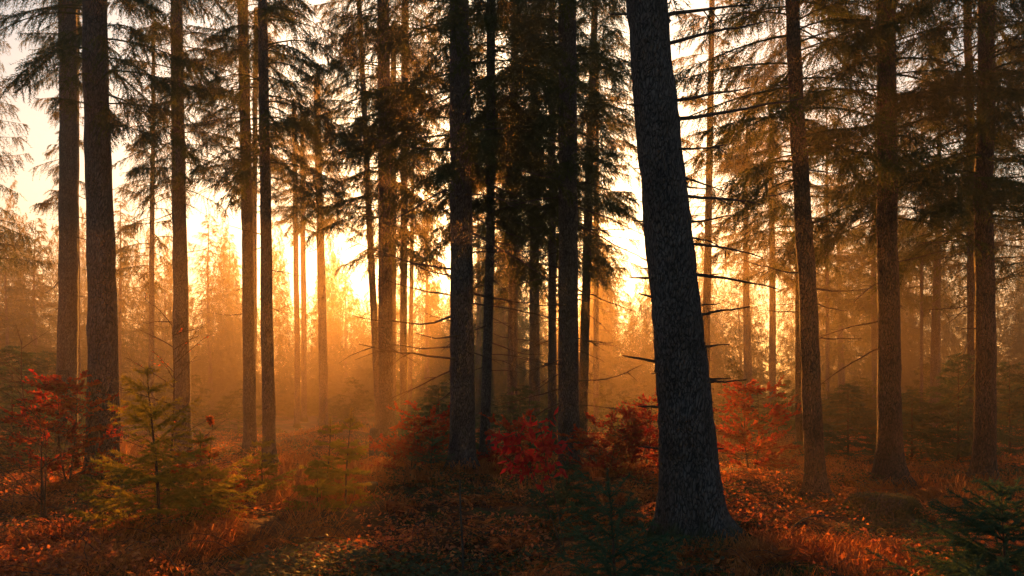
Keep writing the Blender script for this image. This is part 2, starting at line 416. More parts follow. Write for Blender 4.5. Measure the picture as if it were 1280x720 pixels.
T('hazy leaning spruce, thickest of three slim stems sinking into the glow', 28, [(0, 393, 7), (430, 403, 11), (540, 404, 11)], 17, ('tall', 1, 7.6, 2.2), (8, .4, 1, 4, 9), seed=11)
# middle
T('slim leaning spruce whose foot slants to the right beside a thicker trunk', 20, [(0, 449, 6), (250, 461, 8), (560, 476, 10)], 15, ('tall', 2, 6.4, 1.9), (7, .4, 1, 3, 8), seed=12)
T('sunbeam striped spruce trunk standing right of the slim leaning one', 17, [(0, 479, 15), (300, 482, 17), (570, 482, 19)], 16, ('tall', 3, 4.9, 2.2), (8, .4, 1.1, 2.5, 6), seed=13)
T('thin stem almost touching the sunbeam striped trunk on its right', 24, [(0, 492, 7), (560, 491, 8)], 14, ('thin', 1, 6.0, 1.5), (6, .3, .8, 3, 7), seed=14)
T('thin dark spruce against the golden beams, well clear of its neighbours', 21, [(0, 506, 9), (560, 504, 9)], 15, ('tall', 4, 5.2, 1.9), (9, .4, 1.1, 2.5, 7), seed=15)
T('faint thin stem in the brightest haze left of the dark cone of shade', 29, [(100, 517, 4), (530, 512, 6)], 14, ('thin', 2, 6.2, 1.5), (6, .4, .8, 3, 8), seed=16)
T('thick dark spruce in the middle with long bare twigs beside the cone of shade', 12.8, [(0, 574, 24), (300, 577, 28), (560, 578, 32), (600, 578, 38)], 16, ('dense', 1, 5.2, 2.0), (26, .6, 2.0, 1.5, 5.5), seed=17, twig_k=4)
T('slim dark spruce slanting just right of the thick dark middle one', 15, [(0, 614, 11), (300, 613, 11), (585, 605, 13)], 15, ('dense', 0, 5.0, 1.8), (14, .5, 1.3, 1.5, 5), seed=18)
T('shaggy spruce hung with dense dark boughs above the cone of shade', 21, [(0, 644, 9), (550, 640, 13)], 17, ('dense', 0, 5.0, 2.2), (8, .5, 1.3, 1.5, 4), seed=19)
T('dense dark spruce with low boughs beside the pale vertical sunbeam', 24, [(0, 668, 9), (550, 668, 14)], 18, ('dense', 1, 4.8, 2.2), (8, .5, 1.3, 1.5, 4), seed=20)
T('dense dark spruce behind the thick trunk left of the big leaning tree', 19, [(0, 690, 8), (560, 690, 11)], 16, ('dense', 0, 4.9, 1.9), (8, .5, 1.3, 1.5, 4), seed=21)
T('thick upright spruce with many drooping bare twigs left of the big tree', 14, [(0, 709, 22), (300, 710, 24), (590, 711, 27)], 16, ('tall', 4, 5.4, 2.0), (28, .6, 1.7, 1.2, 5.5), seed=22, twig_k=4)
T('slanting thin spruce with red brown bark close behind the thick upright one', 20, [(0, 744, 8), (200, 737, 10), (560, 727, 12)], 15, ('tall', 5, 5.4, 2.0), (12, .4, 1.2, 2, 6), 'bark_red', seed=23)
T('faint thin stem between the slanting red brown one and the big tree', 27, [(0, 746, 6), (560, 745, 7)], 15, ('thin', 0, 5.0, 1.6), (8, .4, 1.1, 2, 6), seed=24)
# the big tree, its stubs placed below
big, big_at = T('massive leaning spruce in front with broken bare branch stubs and mossy foot', 7.5,
    [(0, 808, 50), (100, 815, 51), (200, 825, 55), (300, 836, 58), (400, 846, 61), (500, 855, 66), (580, 860, 74), (640, 864, 80), (690, 868, 92)], 15,
    ('tall', 0, 6.6, 2.3), (0, 0, 0, 0, 0), seed=25, segs=110)
# right side
T('thin reddish spruce seen through the bare branches of the big tree', 22, [(0, 890, 7), (300, 885, 9), (550, 880, 11)], 16, ('thin', 1, 6.3, 1.5), (8, .4, 1.1, 2, 7), 'bark_red', seed=26)
T('faint stem in the glow between the big tree and the bent spruce', 31, [(100, 964, 6), (460, 966, 9), (530, 966, 9)], 16, ('tall', 1, 6.2, 2.2), (8, .4, 1.1, 3, 7), seed=27)
T('bent spruce with brown cracked bark leaning left towards the big tree', 11, [(0, 992, 16), (150, 998, 19), (300, 1007, 21), (450, 1015, 23), (560, 1019, 24), (622, 1020, 27)], 14, ('tall', 2, 4.9, 1.9), (9, .4, 1.0, 2.2, 5), 'bark_red', seed=28)
T('plain hazy trunk half hidden behind the bent brown spruce', 17.5, [(0, 994, 9), (300, 999, 11), (580, 1002, 15)], 15, ('tall', 3, 4.7, 2.2), (7, .4, 1.1, 2.2, 6), 'bark_red', seed=29)
T('hair thin stem with a bright edge right of the bent brown spruce', 30, [(250, 1034, 4), (500, 1035, 5)], 12, ('thin', 2, 4.5, 1.6), (6, .4, .9, 2, 5), seed=30)
T('stout spruce with flared foot behind the mossy stump on the right', 11.8, [(0, 1107, 22), (300, 1108, 24), (540, 1112, 29), (612, 1114, 36)], 15, ('tall', 4, 4.4, 2.1), (8, .4, 1.1, 2, 4.5), 'bark_red', seed=31)
T('hair thin stem with a glowing edge between the two stout right hand spruces', 26, [(200, 1153, 4), (520, 1152, 4)], 11, ('thin', 0, 4.6, 1.5), (6, .4, .9, 2, 5), seed=32)
T('slim spruce touching the left side of the last stout trunk on the right', 16, [(0, 1208, 9), (300, 1215, 11), (590, 1218, 13)], 15, ('tall', 5, 4.4, 2.2), (7, .4, 1.1, 2, 5), seed=33)
T('last stout spruce on the right with a straight foot beside the fallen log', 12.1, [(0, 1236, 19), (300, 1233, 22), (560, 1231, 26), (608, 1230, 32)], 15, ('tall', 0, 4.6, 2.3), (9, .5, 1.4, 2, 4.5), 'bark_red', seed=34)

# bare branches of the big tree: (row, side, length in px, rise, thickness)
rng = np.random.default_rng(77)
STUBS = [(28, 1, 105, .30, 1.2), (62, 1, 120, .22, 1.1), (20, -1, 25, .2, 1), (130, 1, 95, .28, 1.1), (150, 1, 170, .20, 1.2), (135, -1, 14, -.1, 1.6), (190, 1, 65, -.1, .9),
         (215, 1, 88, -.03, .9), (232, 1, 32, -.05, .9), (247, 1, 105, .02, 1.1), (210, -1, 14, .1, .8), (282, 1, 72, .25, 1), (290, 1, 100, .05, .7), (278, -1, 18, .05, 1), (306, 1, 95, .06, 1), (345, 1, 108, .03, 1.1), (349, -1, 28, .1, 1.3),
         (332, -1, 14, -.05, .9), (376, 1, 20, -.05, .8), (378, -1, 20, .25, 1.3), (400, 1, 60, .22, 1.1), (385, 1, 30, .08, .8), (435, 1, 47, .06, 1.1), (456, -1, 46, .18, 1.3), (475, 1, 33, .02, 1.2), (482, 1, 68, .10, 1.1),
         (464, -1, 12, -.1, 1), (509, -1, 32, .05, 1.3), (503, 1, 8, .1, 1), (563, -1, 35, .08, 1.2), (562, 1, 18, .02, 1.2)]
for (row, sd, lpx, rise, th) in STUBS:
    L = (lpx + 26) / F * 7.5
    h = PZ(row, 7.5) - big.location.z
    gg = branch_geo(rng, L, 0.019 * th, rise, rng.uniform(-0.05, 0.22) if lpx > 50 else 0.0, int(rng.integers(0, 4)) if lpx > 60 else 0, 0.11)
    o = gg.obj('dead_branch', M['twig'], big, smooth=True)
    o.location = big_at(h); o.rotation_euler = (0, 0, (0 if sd > 0 else math.pi) + rng.normal(0, 0.35))

def knot(h, ang, size):
    p = big_at(h); row = HZ - (h + big.location.z - EYE) * F / 7.5
    r = np.interp(row, [0, 200, 400, 580, 690], [50, 55, 61, 74, 92]) / F * 7.5 / 2
    g = Geo(); tt = np.linspace(0, 1, 5)
    c = np.array([math.cos(ang), math.sin(ang), 0.0])
    P = p + c * (r * .93) + c * (size * 1.1 * tt)[:, None]
    tube(g, P, size * np.array([1.5, 1.25, .95, .7, .42]), 9, 1 + .12 * rng.normal(size=(5, 9)))
    g.obj('knot', M['bark'], big, smooth=True)
for (row, sd, lpx, rise, th) in STUBS[::2]: knot(PZ(row, 7.5) - big.location.z, (0 if sd > 0 else math.pi) + rng.normal(0, .25), .022 * th)
for row in (60, 95, 150, 205, 232, 262, 300, 330, 372, 398, 430, 470, 525, 555, 602): knot(PZ(row, 7.5) - big.location.z, -math.pi / 2 + rng.uniform(-1.0, 1.0), rng.uniform(.014, .030))

# ------------------------------------------------------------------ background trees
def back_tree(label, px, d, top_row, rad, kind='far', v=0, base=0.6, seed=0):
    x = PX(px, d); z0 = float(ground_z(x, d)); h = min(PZ(top_row, d) - z0, 12.6 + (seed * 37 % 9) * .1)
    root = thing('spruce_tree', label, 'tree', (x, d, z0), 'hazy spruces in the background', random.Random(seed).uniform(0, 6.28))
    g = Geo(); n = 14; t = np.linspace(0, 1, n)
    tube(g, np.stack([0.08 * np.sin(t * 4 + seed), 0.05 * np.cos(t * 5), -0.2 + t * (h + 0.1)], -1), (0.012 * h + 0.03) * (1 - 0.95 * t), 8)
    g.obj('trunk', M['bark'], root, smooth=True)
    o = bpy.data.objects.new('crown', crown_mesh(kind, v)); COL.objects.link(o); o.parent = root
    zs = base * h
    o.location = (0, 0, zs); o.scale = (rad / 2.4, rad / 2.4, (h - zs) / 10)
    return root
BT = back_tree
BT('bushy hazy spruce cut by the left edge of the picture, low dark crown', 8, 34, 290, 3.6, 'far', 0, .12, 1)
BT('hazy spruce with a rounded top between the left edge and the dark trunk', 45, 40, 272, 3.4, 'far', 1, .10, 2)
BT('pointed hazy spruce rising right behind the thick rough barked trunk', 150, 36, 248, 2.6, 'far', 2, .15, 3)
BT('small hazy spruce between the slender pole and the grey spruce', 205, 48, 318, 2.8, 'far', 0, .12, 4)
BT('low hazy spruce just right of the grey spruce with a clean trunk', 262, 44, 268, 3.0, 'far', 1, .12, 5)
BT('hazy spruce whose tip stands left of the two close spruces', 287, 60, 292, 3.0, 'far', 2, .12, 6)
BT('tall hanging crown at the left edge with bright sky beside it', -35, 20, -80, 1.7, 'far', 1, .35, 7)
BT('distant spruce tip in the bright gap beside the slim leaning spruce', 432, 50, 340, 2.6, 'far', 0, .1, 8)
BT('distant spruce right of the cone of shade, lit yellow from behind', 762, 48, 300, 2.6, 'far', 2, .15, 9)
BT('distant spruce tip in the glow seen under the bare branches of the big tree', 925, 46, 350, 3.0, 'far', 1, .1, 10)
BT('tall hazy spruce in the gap between the bent and the stout right hand spruces', 1050, 38, 175, 3.0, 'far', 0, .22, 11)
BT('hazy spruce with a broad crown behind the stout spruce with flared foot', 1095, 30, 130, 3.2, 'far', 1, .36, 12)
BT('hazy spruce filling the sky between the two stout right hand spruces', 1172, 26, 40, 3.0, 'far', 2, .42, 13)
BT('dark spruce at the right edge of the picture with full low boughs', 1290, 22, -40, 3.0, 'far', 0, .35, 14)
BT('hazy spruce behind the faint stem left of the bent brown spruce', 935, 30, 90, 2.8, 'far', 2, .45, 15)

BT('dark full spruce added to block the sun just right of the thick dark middle trunk', 597, 40, 95, 1.7, 'blocker', 0, .05, 16)  # added with its neighbours to block the sun and cast the dark cone
BT('dark full spruce added to block the sun behind the slim slanting dark trunk', 630, 44, 60, 1.8, 'blocker', 0, .05, 17)  # added sun blocker behind the middle trunks
BT('dark full spruce added to block the sun left of the thick upright trunk', 668, 41, 110, 1.1, 'blocker', 0, .05, 18)  # added sun blocker, a gap left beside it for a beam

BT('narrow hazy spruce added to part the sunbeams behind the thin stem beside the striped trunk', 492, 38, 215, 1.2, 'far', 0, .07, 19)  # added so the gaps beside it let sunbeams through
BT('narrow hazy spruce added to part the sunbeams behind the faint stem left of the big tree', 745, 40, 200, 1.5, 'blocker', 0, .07, 20)  # added on the right, likewise to break the sunlight into beams

BT('narrow dark spruce added to block the sun, peeping out left of the thick dark middle trunk', 534, 40, 235, 1.35, 'blocker', 0, .05, 21)  # added to widen the shade wedge and leave gaps for beams

# far wood beyond the clearing
rng = np.random.default_rng(9)
dm = crown_mesh('distant', 0)
nv = len(dm.vertices); co = np.empty(nv * 3, np.float32); dm.vertices.foreach_get('co', co); co = co.reshape(-1, 3).astype(float)
npoly = len(dm.polygons); lt = np.empty(npoly, np.int32); dm.polygons.foreach_get('loop_total', lt)
lv = np.empty(len(dm.loops), np.int32); dm.loops.foreach_get('vertex_index', lv)
n3 = int((lt == 3).sum()); f3 = lv[:n3 * 3].reshape(-1, 3); f4 = lv[n3 * 3:].reshape(-1, 4)
g = Geo()
for k in range(470):
    y = 42 + 26 * rng.uniform() ** 1.5; x = rng.uniform(-0.80, 0.80) * y
    if k >= 400: y = rng.uniform(48, 60); x = rng.uniform(-0.27, 0.16) * y
    px = 640 + x / y * F
    side = min(1.0, abs(px - 520) / 420)
    wave = math.sin(px / 82 * 6.283 + 1.2 * math.sin(px / 53.0))  # uneven treeline, shaped to split the sunlight into beams
    ratio = 0.122 + 0.10 * side ** 2 + 0.085 * wave * (1 - .6 * side)
    ratio = max(ratio, .108)
    for (a0, a1, v) in ((500, 575, .13), (575, 652, .20), (652, 735, .122), (735, 765, .17)):   # treeline heights set to let sun onto the ground and shade the middle
        if a0 <= px < a1: ratio = v
    h = min(ratio * y * rng.uniform(0.75, 1.06) + 1.5, rng.uniform(11.8, 12.9))
    a = rng.uniform(0, 6.28); c, s = math.cos(a), math.sin(a)
    sr = rng.uniform(0.4, 0.7)
    V = np.stack([(co[:, 0] * c - co[:, 1] * s) * sr + x, (co[:, 0] * s + co[:, 1] * c) * sr + y, co[:, 2] * h / 10 + 0.4], -1)
    g.add(V, f3, f4)
fw = g.obj('distant_woods', M['needle']); fw['kind'] = 'stuff'
fw['label'] = 'far-off wood of small spruces fading into golden haze'; fw['category'] = 'wood'

# thicket of low bushes under the haze, too many and too merged to count
bm_ = make_crown(450, 2.0, 1.3, 50, 0.40, 'cone', 0.2, False)
bv = np.concatenate(bm_.v); b3 = np.concatenate(bm_.f3); b4 = np.concatenate(bm_.f4)
g = Geo()
for k in range(150):
    y = rng.uniform(24, 46); x = rng.uniform(-0.78, 0.78) * y
    a = rng.uniform(0, 6.28); c, sn = math.cos(a), math.sin(a); sc = rng.uniform(.6, 1.3); hh = rng.uniform(.35, 1.25)
    g.add(np.stack([(bv[:, 0] * c - bv[:, 1] * sn) * sc + x, (bv[:, 0] * sn + bv[:, 1] * c) * sc + y, bv[:, 2] * hh], -1), b3, b4)
th = g.obj('hazy_undergrowth', M['needle']); th['kind'] = 'stuff'; th['label'] = 'thicket of low bushes fading into the orange haze'; th['category'] = 'undergrowth'

# ------------------------------------------------------------------ young spruces
def young_spruce(label, px, d, h, rad, n_wh, mat='needle_young', seed=0, needle=0.040, base_z=None, sp=0.0055, rz=0.0, name='young_spruce', group='young spruces on the forest floor', start=0.06, lift=0.25, nper=7):
    rng = np.random.default_rng(2000 + seed)
    x = PX(px, d); z0 = float(ground_z(x, d))
    root = thing(name, label, 'young tree', (x, d, z0), group, rz)
    t = np.linspace(0, 1, 12)
    P = np.stack([0.03 * h * np.sin(t * 3 + seed), 0.03 * h * np.sin(t * 2.3 + 1 + seed), -0.1 + t * (h + 0.1)], -1); P[:, :2] -= P[0, :2]
    g = Geo(); tube(g, P, (0.006 + 0.009 * h) * (1 - 0.85 * t), 7); g.obj('stem', M['stem_brown'], root, smooth=True)
    def needles(g, Q, L_seg, nl):
        """needles all round the twig running through Q"""
        n = max(4, int(L_seg / sp / (1 if d > 6 else 1))); s = np.linspace(0.05, 1, n)
        tq = np.linspace(0, 1, len(Q)); q = np.stack([np.interp(s, tq, Q[:, k]) for k in range(3)], -1)
        td = nrm(np.gradient(Q, axis=0)); td = np.stack([np.interp(s, tq, td[:, k]) for k in range(3)], -1)
        for k in range(3):
            ra = rnd_dir(rng, n); ra = nrm(ra - td * (ra * td).sum(1, keepdims=True)); ra[:, 2] *= 0.75
            D = nrm(td * 0.7 + ra)
            blades(g, q, D, nrm(np.cross(D, rnd_dir(rng, n))), nl * rng.uniform(.7, 1.15, n), np.full(n, nl * 0.16))
    for w in range(n_wh):
        u = start + (1 - start) * (w + rng.uniform(-.5, .5)) / n_wh
        u = min(max(u, 0.03), 0.97)
        p = np.array([np.interp(u, t, P[:, k]) for k in range(3)])
        for b in range(nper + int(rng.integers(-1, 2))):
            a = rng.uniform(0, 6.28) if n_wh > 12 else 6.28 * b / nper + rng.normal(0, .3) + w
            L = rad * ((1 - u) ** 0.8 * rng.uniform(.4, 1.2) + 0.05)
            o = np.array([math.cos(a), math.sin(a), 0]); sd = np.array([-o[1], o[0], 0])
            m = 7; s = np.linspace(0, 1, m)
            up = lift + 0.35 * u + rng.normal(0, .1)
            Q = p + o * (L * s)[:, None]; Q[:, 2] += L * (up * s - 0.30 * s ** 2 + 0.16 * s ** 3)
            g = Geo(); tube(g, Q, np.linspace(0.004, 0.0015, m), 4)
            needles(g, Q[1:], L * .85, needle)
            nsub = int(L / 0.055)
            for k in range(nsub):
                tt = (k + .6) / nsub * .88 + .08; q0 = np.array([np.interp(tt, s, Q[:, c]) for c in range(3)])
                l = L * (1 - tt) * rng.uniform(.45, .75) + 0.03
                dd = nrm(o * .8 + sd * (1 if k % 2 else -1) * rng.uniform(.6, .95) + np.array([0, 0, rng.uniform(-.1, .15)]))
                ss = np.linspace(0, 1, 4)
                R = q0 + dd * (l * ss)[:, None]; R[:, 2] -= .12 * l * ss ** 2
                tube(g, R, np.linspace(0.002, 0.001, 4), 3); needles(g, R, l, needle * .9)
            g.obj('bough', M[mat], root)
    g = Geo(); needles(g, P[-3:], h * .18, needle); g.obj('leading_shoot', M[mat], root)
    return root
young_spruce('broad young spruce with yellow green boughs in front of the thick dark trunk', 198, 8.0, 1.62, 0.92, 12, seed=1, lift=.42, sp=.0075, nper=5)
young_spruce('smaller young spruce at the right flank of the broad one by orange leaves', 258, 8.8, 0.95, 0.55, 7, seed=2)
young_spruce('little yellow spruce at the foot of the slim orange lit trunk', 330, 10.6, 0.80, 0.50, 7, seed=3)
young_spruce('slender twin young spruce with a sparse top, the right one of the pair', 433, 9.6, 1.18, 0.42, 9, seed=4)
young_spruce('slender twin young spruce with a shaggy top, the left one of the pair', 406, 10.4, 1.12, 0.44, 8, seed=5)
young_spruce('low seedling spruce spread at the foot of the slender twin spruces', 395, 9.3, 0.45, 0.42, 5, seed=6)
young_spruce('dark young spruce top poking up in front of the massive leaning spruce', 766, 4.7, 1.02, 0.62, 9, 'needle_dark', seed=7, lift=.55, nper=5, needle=0.028, sp=0.0048)
young_spruce('dark dense young spruce filling the bottom right corner', 1258, 5.0, 0.90, 0.80, 12, 'needle_dark', seed=8, lift=.42, nper=8, needle=0.028, sp=0.0048)
young_spruce('small dark spruce at the foot of the crimson oak sapling', 712, 8.5, 0.75, 0.5, 7, 'needle_dark', seed=9)
young_spruce('small dark spruce beside the foot of the thick dark middle trunk', 540, 12.2, 0.8, 0.6, 6, 'needle_dark', seed=10, sp=0.016, needle=.04)

def bushy(label, px, d, h, rad, seed):
    x = PX(px, d); root = thing('young_spruce', label, 'young tree', (x, d, float(ground_z(x, d))), 'dark young spruces in the background', seed * 1.3)
    g = Geo(); t = np.linspace(0, 1, 8); tube(g, np.stack([0 * t, 0 * t, -.1 + t * h], -1), 0.03 * (1 - .9 * t), 6); g.obj('stem', M['stem_brown'], root, smooth=True)
    o = bpy.data.objects.new('crown', crown_mesh('bushy', seed % 3)); COL.objects.link(o); o.parent = root
    o.location = (0, 0, 0.03); o.scale = (rad / .95, rad / .95, h / 2.2)
bushy('dark young spruce between the bent brown spruce and the stout spruce', 1060, 16, 1.5, 1.0, 0)
bushy('wide dark young spruce right behind the foot of the stout flared spruce', 1140, 15.5, 1.35, 1.1, 1)
bushy('pointed dark young spruce left of the last stout trunk on the right', 1198, 15, 2.1, 0.95, 2)
bushy('dark young spruce at the right edge behind the last stout trunk', 1262, 16, 1.9, 1.1, 3)
bushy('low dark spruce at the left edge behind the bare shrub', 15, 15, 2.2, 1.4, 4)
bushy('dark young spruce between the left edge and the red bush', 60, 18, 2.3, 1.2, 5)
bushy('dark young spruce in the cone of shade behind the crimson oak sapling', 650, 17, 1.5, 1.1, 6)
bushy('dark young spruce in the shade left of the thick dark middle trunk', 548, 17, 1.6, 1.0, 7)

# ------------------------------------------------------------------ leafy shrubs
def shrub(label, px, d, h, rad, n_br, n_leaf, mat, leaf=0.047, seed=0, bare=0.0, name='beech_shrub', cat='shrub', group='red beech shrubs', flat=0.35, stems=1, lean=0.0):
    rng = np.random.default_rng(3000 + seed)
    x = PX(px, d); z0 = float(ground_z(x, d))
    root = thing(name, label, cat, (x, d, z0), group)
    fol = Geo()
    for s_ in range(stems):
        t = np.linspace(0, 1, 10); ang = rng.uniform(0, 6.28); sp = (0.25 if stems > 1 else 0.05) * rad * rng.uniform(.5, 1.5)
        P = np.stack([sp * math.cos(ang) * t + lean * h * t + .03 * h * np.sin(4 * t + ang), sp * math.sin(ang) * t + .02 * h * np.cos(5 * t), -.1 + t * (h + .1) * rng.uniform(.8, 1)], -1)
        g = Geo(); tube(g, P, (0.005 + .006 * h) * (1 - .85 * t), 6)
        for b in range(n_br // stems):
            u = rng.uniform(.12, 1); p = np.array([np.interp(u, t, P[:, k]) for k in range(3)])
            a = rng.uniform(0, 6.28); o = np.array([math.cos(a), math.sin(a), rng.uniform(0, flat * 2)])
            L = rad * (1.05 - .75 * abs(u - .35)) * rng.uniform(.5, 1.1)
            m = 6; s = np.linspace(0, 1, m)
            Q = p + o * (L * s)[:, None] + np.cumsum(rng.normal(0, .02 * L, (m, 3)), 0) * s[:, None]; Q[:, 2] -= .15 * L * s ** 2
            tube(g, Q, np.linspace(.0045, .0015, m) * (1 if h < 2 else 1.3), 4)
            for k in range(7):
                tt = rng.uniform(.25, .95); q0 = np.array([np.interp(tt, s, Q[:, c]) for c in range(3)])
                dd = nrm(o + rng.normal(0, .55, 3) * [1, 1, .5]); l = L * rng.uniform(.15, .4); ss = np.linspace(0, 1, 4)
                R = q0 + dd * (l * ss)[:, None]; tube(g, R, np.linspace(.002, .001, 4), 3)
                nl = int(n_leaf / 0.6)
                if nl and rng.uniform() > bare:
                    f = rng.uniform(0.1, 1, nl); B = np.stack([np.interp(f, ss, R[:, c]) for c in range(3)], -1)
                    D = nrm(dd + rng.normal(0, .7, (nl, 3)) * [1, 1, .5] + [0, 0, -.15]); N = nrm(np.array([0, 0, 1]) + rng.normal(0, .45, (nl, 3)))
                    leaves(fol, B, D, nrm(np.cross(D, N)), leaf * rng.uniform(.7, 1.2, nl), leaf * rng.uniform(.4, .62, nl))
            nl = int(n_leaf / 0.5)
            if nl and rng.uniform() > bare:
                f = rng.uniform(0.3, 1, nl); B = np.stack([np.interp(f, s, Q[:, c]) for c in range(3)], -1)
                D = nrm(o + rng.normal(0, .8, (nl, 3)) * [1, 1, .5]); N = nrm(np.array([0, 0, 1]) + rng.normal(0, .45, (nl, 3)))
                leaves(fol, B, D, nrm(np.cross(D, N)), leaf * rng.uniform(.7, 1.2, nl), leaf * rng.uniform(.4, .62, nl))
        g.obj('stem', M['stem_brown'], root, smooth=True)
    if fol.n: fol.obj('foliage', M[mat], root)
    return root
shrub('crimson beech shrub left of the thick rough barked trunk', 84, 11.2, 1.5, .8, 76, 18, 'leaf_red', seed=1, stems=2)
shrub('low wide red beech shrub between the striped trunk and the thick dark middle trunk', 515, 13.6, 1.05, 1.0, 66, 16, 'leaf_red', seed=2, stems=3)
shrub('small red beech shrub at the right foot of the slim slanting spruce', 628, 13.5, .95, .65, 40, 14, 'leaf_red', seed=3, stems=2)
shrub('bushy red beech shrub at the right foot of the thick upright spruce', 762, 13.2, .95, .9, 64, 16, 'leaf_red', seed=4, stems=3)
shrub('tall red beech shrub touching the left side of the massive leaning spruce', 803, 15, 1.55, .9, 60, 14, 'leaf_red', seed=5, stems=2)
shrub('glowing red beech shrub standing free between the massive spruce and the bent one', 940, 13.2, 1.55, .78, 70, 16, 'leaf_red', seed=6, stems=2)
shrub('orange leaved beech sapling at the right of the broad young spruce', 268, 8.9, 1.1, .5, 16, 12, 'leaf_orange', seed=7, bare=.35, group='bare and orange saplings')
shrub('bare grey shrub of forked twigs at the left edge', 55, 8.4, 1.25, .75, 26, 0, 'leaf_red', seed=8, stems=3, name='bare_shrub', group='bare and orange saplings', flat=.7)
shrub('tall bare sapling with fine twigs rising above the broad young spruce', 212, 9.6, 2.45, .8, 34, 2, 'leaf_orange', leaf=.035, seed=9, bare=.93, name='bare_sapling', group='bare and orange saplings', flat=.6)
shrub('thin bare sapling in the dim left of the thick rough barked trunk', 30, 13, 2.6, .9, 26, 0, 'leaf_orange', seed=10, name='bare_sapling', group='bare and orange saplings', flat=.6)

# oak sapling with big crimson leaves
rng = np.random.default_rng(42)
d = 7.2; x = PX(705, d)
root = thing('oak_sapling', 'oak sapling with a tuft of big crimson leaves on two slanting stems', 'sapling', (x, d, float(ground_z(x, d))))
fol = Geo()
for (topx, topy) in ((645, 538), (676, 532)):
    t = np.linspace(0, 1, 10); tx, tz = PX(topx, d) - x, PZ(topy, d) - root.location.z
    P = np.stack([tx * t ** 1.3 + .02 * np.sin(6 * t), .05 * np.sin(3 * t + topx), -.1 + (tz + .1) * t], -1)
    g = Geo(); tube(g, P, .009 * (1 - .7 * t), 6)
    for b in range(24):
        u = rng.uniform(.70, 1); p = np.array([np.interp(u, t, P[:, k]) for k in range(3)])
        dd = nrm(rng.normal(0, 1, 3) * [1, .8, .55]); l = rng.uniform(.09, .32); ss = np.linspace(0, 1, 4)
        R = p + dd * (l * ss)[:, None]; tube(g, R, np.linspace(.003, .0015, 4), 4)
        nl = 7; f = rng.uniform(.3, 1, nl); B = np.stack([np.interp(f, ss, R[:, c]) for c in range(3)], -1)
        D = nrm(dd * .6 + rng.normal(0, .7, (nl, 3)) + [0, 0, -.35]); N = rnd_dir(rng, nl)
        leaves(fol, B, D, nrm(np.cross(D, N)), rng.uniform(.07, .12, nl), rng.uniform(.032, .055, nl))
    g.obj('stem', M['stem_brown'], root, smooth=True)
fol.obj('foliage', M['leaf_oak'], root)

# dead stalk, stumps, log, fallen branch
d = 6.2; x = PX(577, d); g = Geo(); t = np.linspace(0, 1, 12)
tube(g, np.stack([.012 * np.sin(t * 5), .01 * np.cos(t * 4), -.1 + t * (PZ(600, d) + .1 - float(ground_z(x, d)))], -1), .011 - .004 * t, 7)
o = g.obj('dead_stalk', M['twig'], smooth=True); o.location = (x, d, float(ground_z(x, d)))
tag(o, 'thin upright dead stalk standing alone in the middle foreground', 'stalk')
def stump(label, px, d, r, h, moss=True, seed=0):
    rng = np.random.default_rng(seed); x = PX(px, d)
    root = thing('tree_stump', label, 'stump', (x, d, float(ground_z(x, d))), 'old stumps')
    n = 22; a = np.linspace(0, 2 * math.pi, n, endpoint=False)
    zz = np.array([-.4, 0, .25, .6, .9, 1.0, 1.02, 1.02]) ; rr = np.array([1.7, 1.45, 1.2, 1.06, .92, .74, .4, .02]) if moss else np.array([1.5, 1.3, 1.08, 1.0, .97, .88, .5, .02])
    g = Geo(); jit = 1 + .09 * np.sin(5 * a + seed)[None] + .07 * np.sin(3 * a + 2 * seed)[None] + .05 * rng.normal(size=(8, n))
    tube(g, np.stack([0 * zz, 0 * zz, zz * h], -1), rr * r, n, jit)
    g.obj('stump_body', M['bark'], root, smooth=True)
    if moss:
        m = 5200; th = rng.uniform(0, 6.28, m); rad = r * np.sqrt(rng.uniform(0, 2.0, m))
        B = np.stack([rad * np.cos(th), rad * np.sin(th), h * np.interp(rad / r, [0, .7, .92, 1.06, 1.2, 1.45], [1.02, 1.0, .9, .6, .25, 0]) - .01], -1)
        D = nrm(np.stack([np.cos(th) * .7, np.sin(th) * .7, rng.uniform(.1, 1, m)], -1) + rng.normal(0, .3, (m, 3)))
        gg = Geo(); blades(gg, B, D, nrm(np.cross(D, rnd_dir(rng, m))), rng.uniform(.02, .07, m), np.full(m, .009)); gg.obj('moss_cap', M['bramble'], root)
stump('wide old stump capped with dark moss in front of the stout flared spruce', 1103, 9.5, .36, .20, True, 3)
stump('narrow stump standing at the foot of the sunbeam striped trunk', 468, 16.2, .09, .75, False, 4)
stump('flat sawn stump right of the slender twin young spruces', 458, 11.0, .17, .14, False, 5)
d = 13.0; g = Geo(); t = np.linspace(0, 1, 14)
xa, xb = PX(1128, d), PX(1222, d)
tube(g, np.stack([(xb - xa) * t, .25 * t, .02 * np.sin(6 * t)], -1), .055 - .012 * t, 9)
o = g.obj('fallen_log', M['bark_red'], smooth=True); o.location = (xa, d, float(ground_z((xa + xb) / 2, d)) + .05)
tag(o, 'thin fallen log lying left of the last stout trunk on the right', 'log')
rng = np.random.default_rng(8)
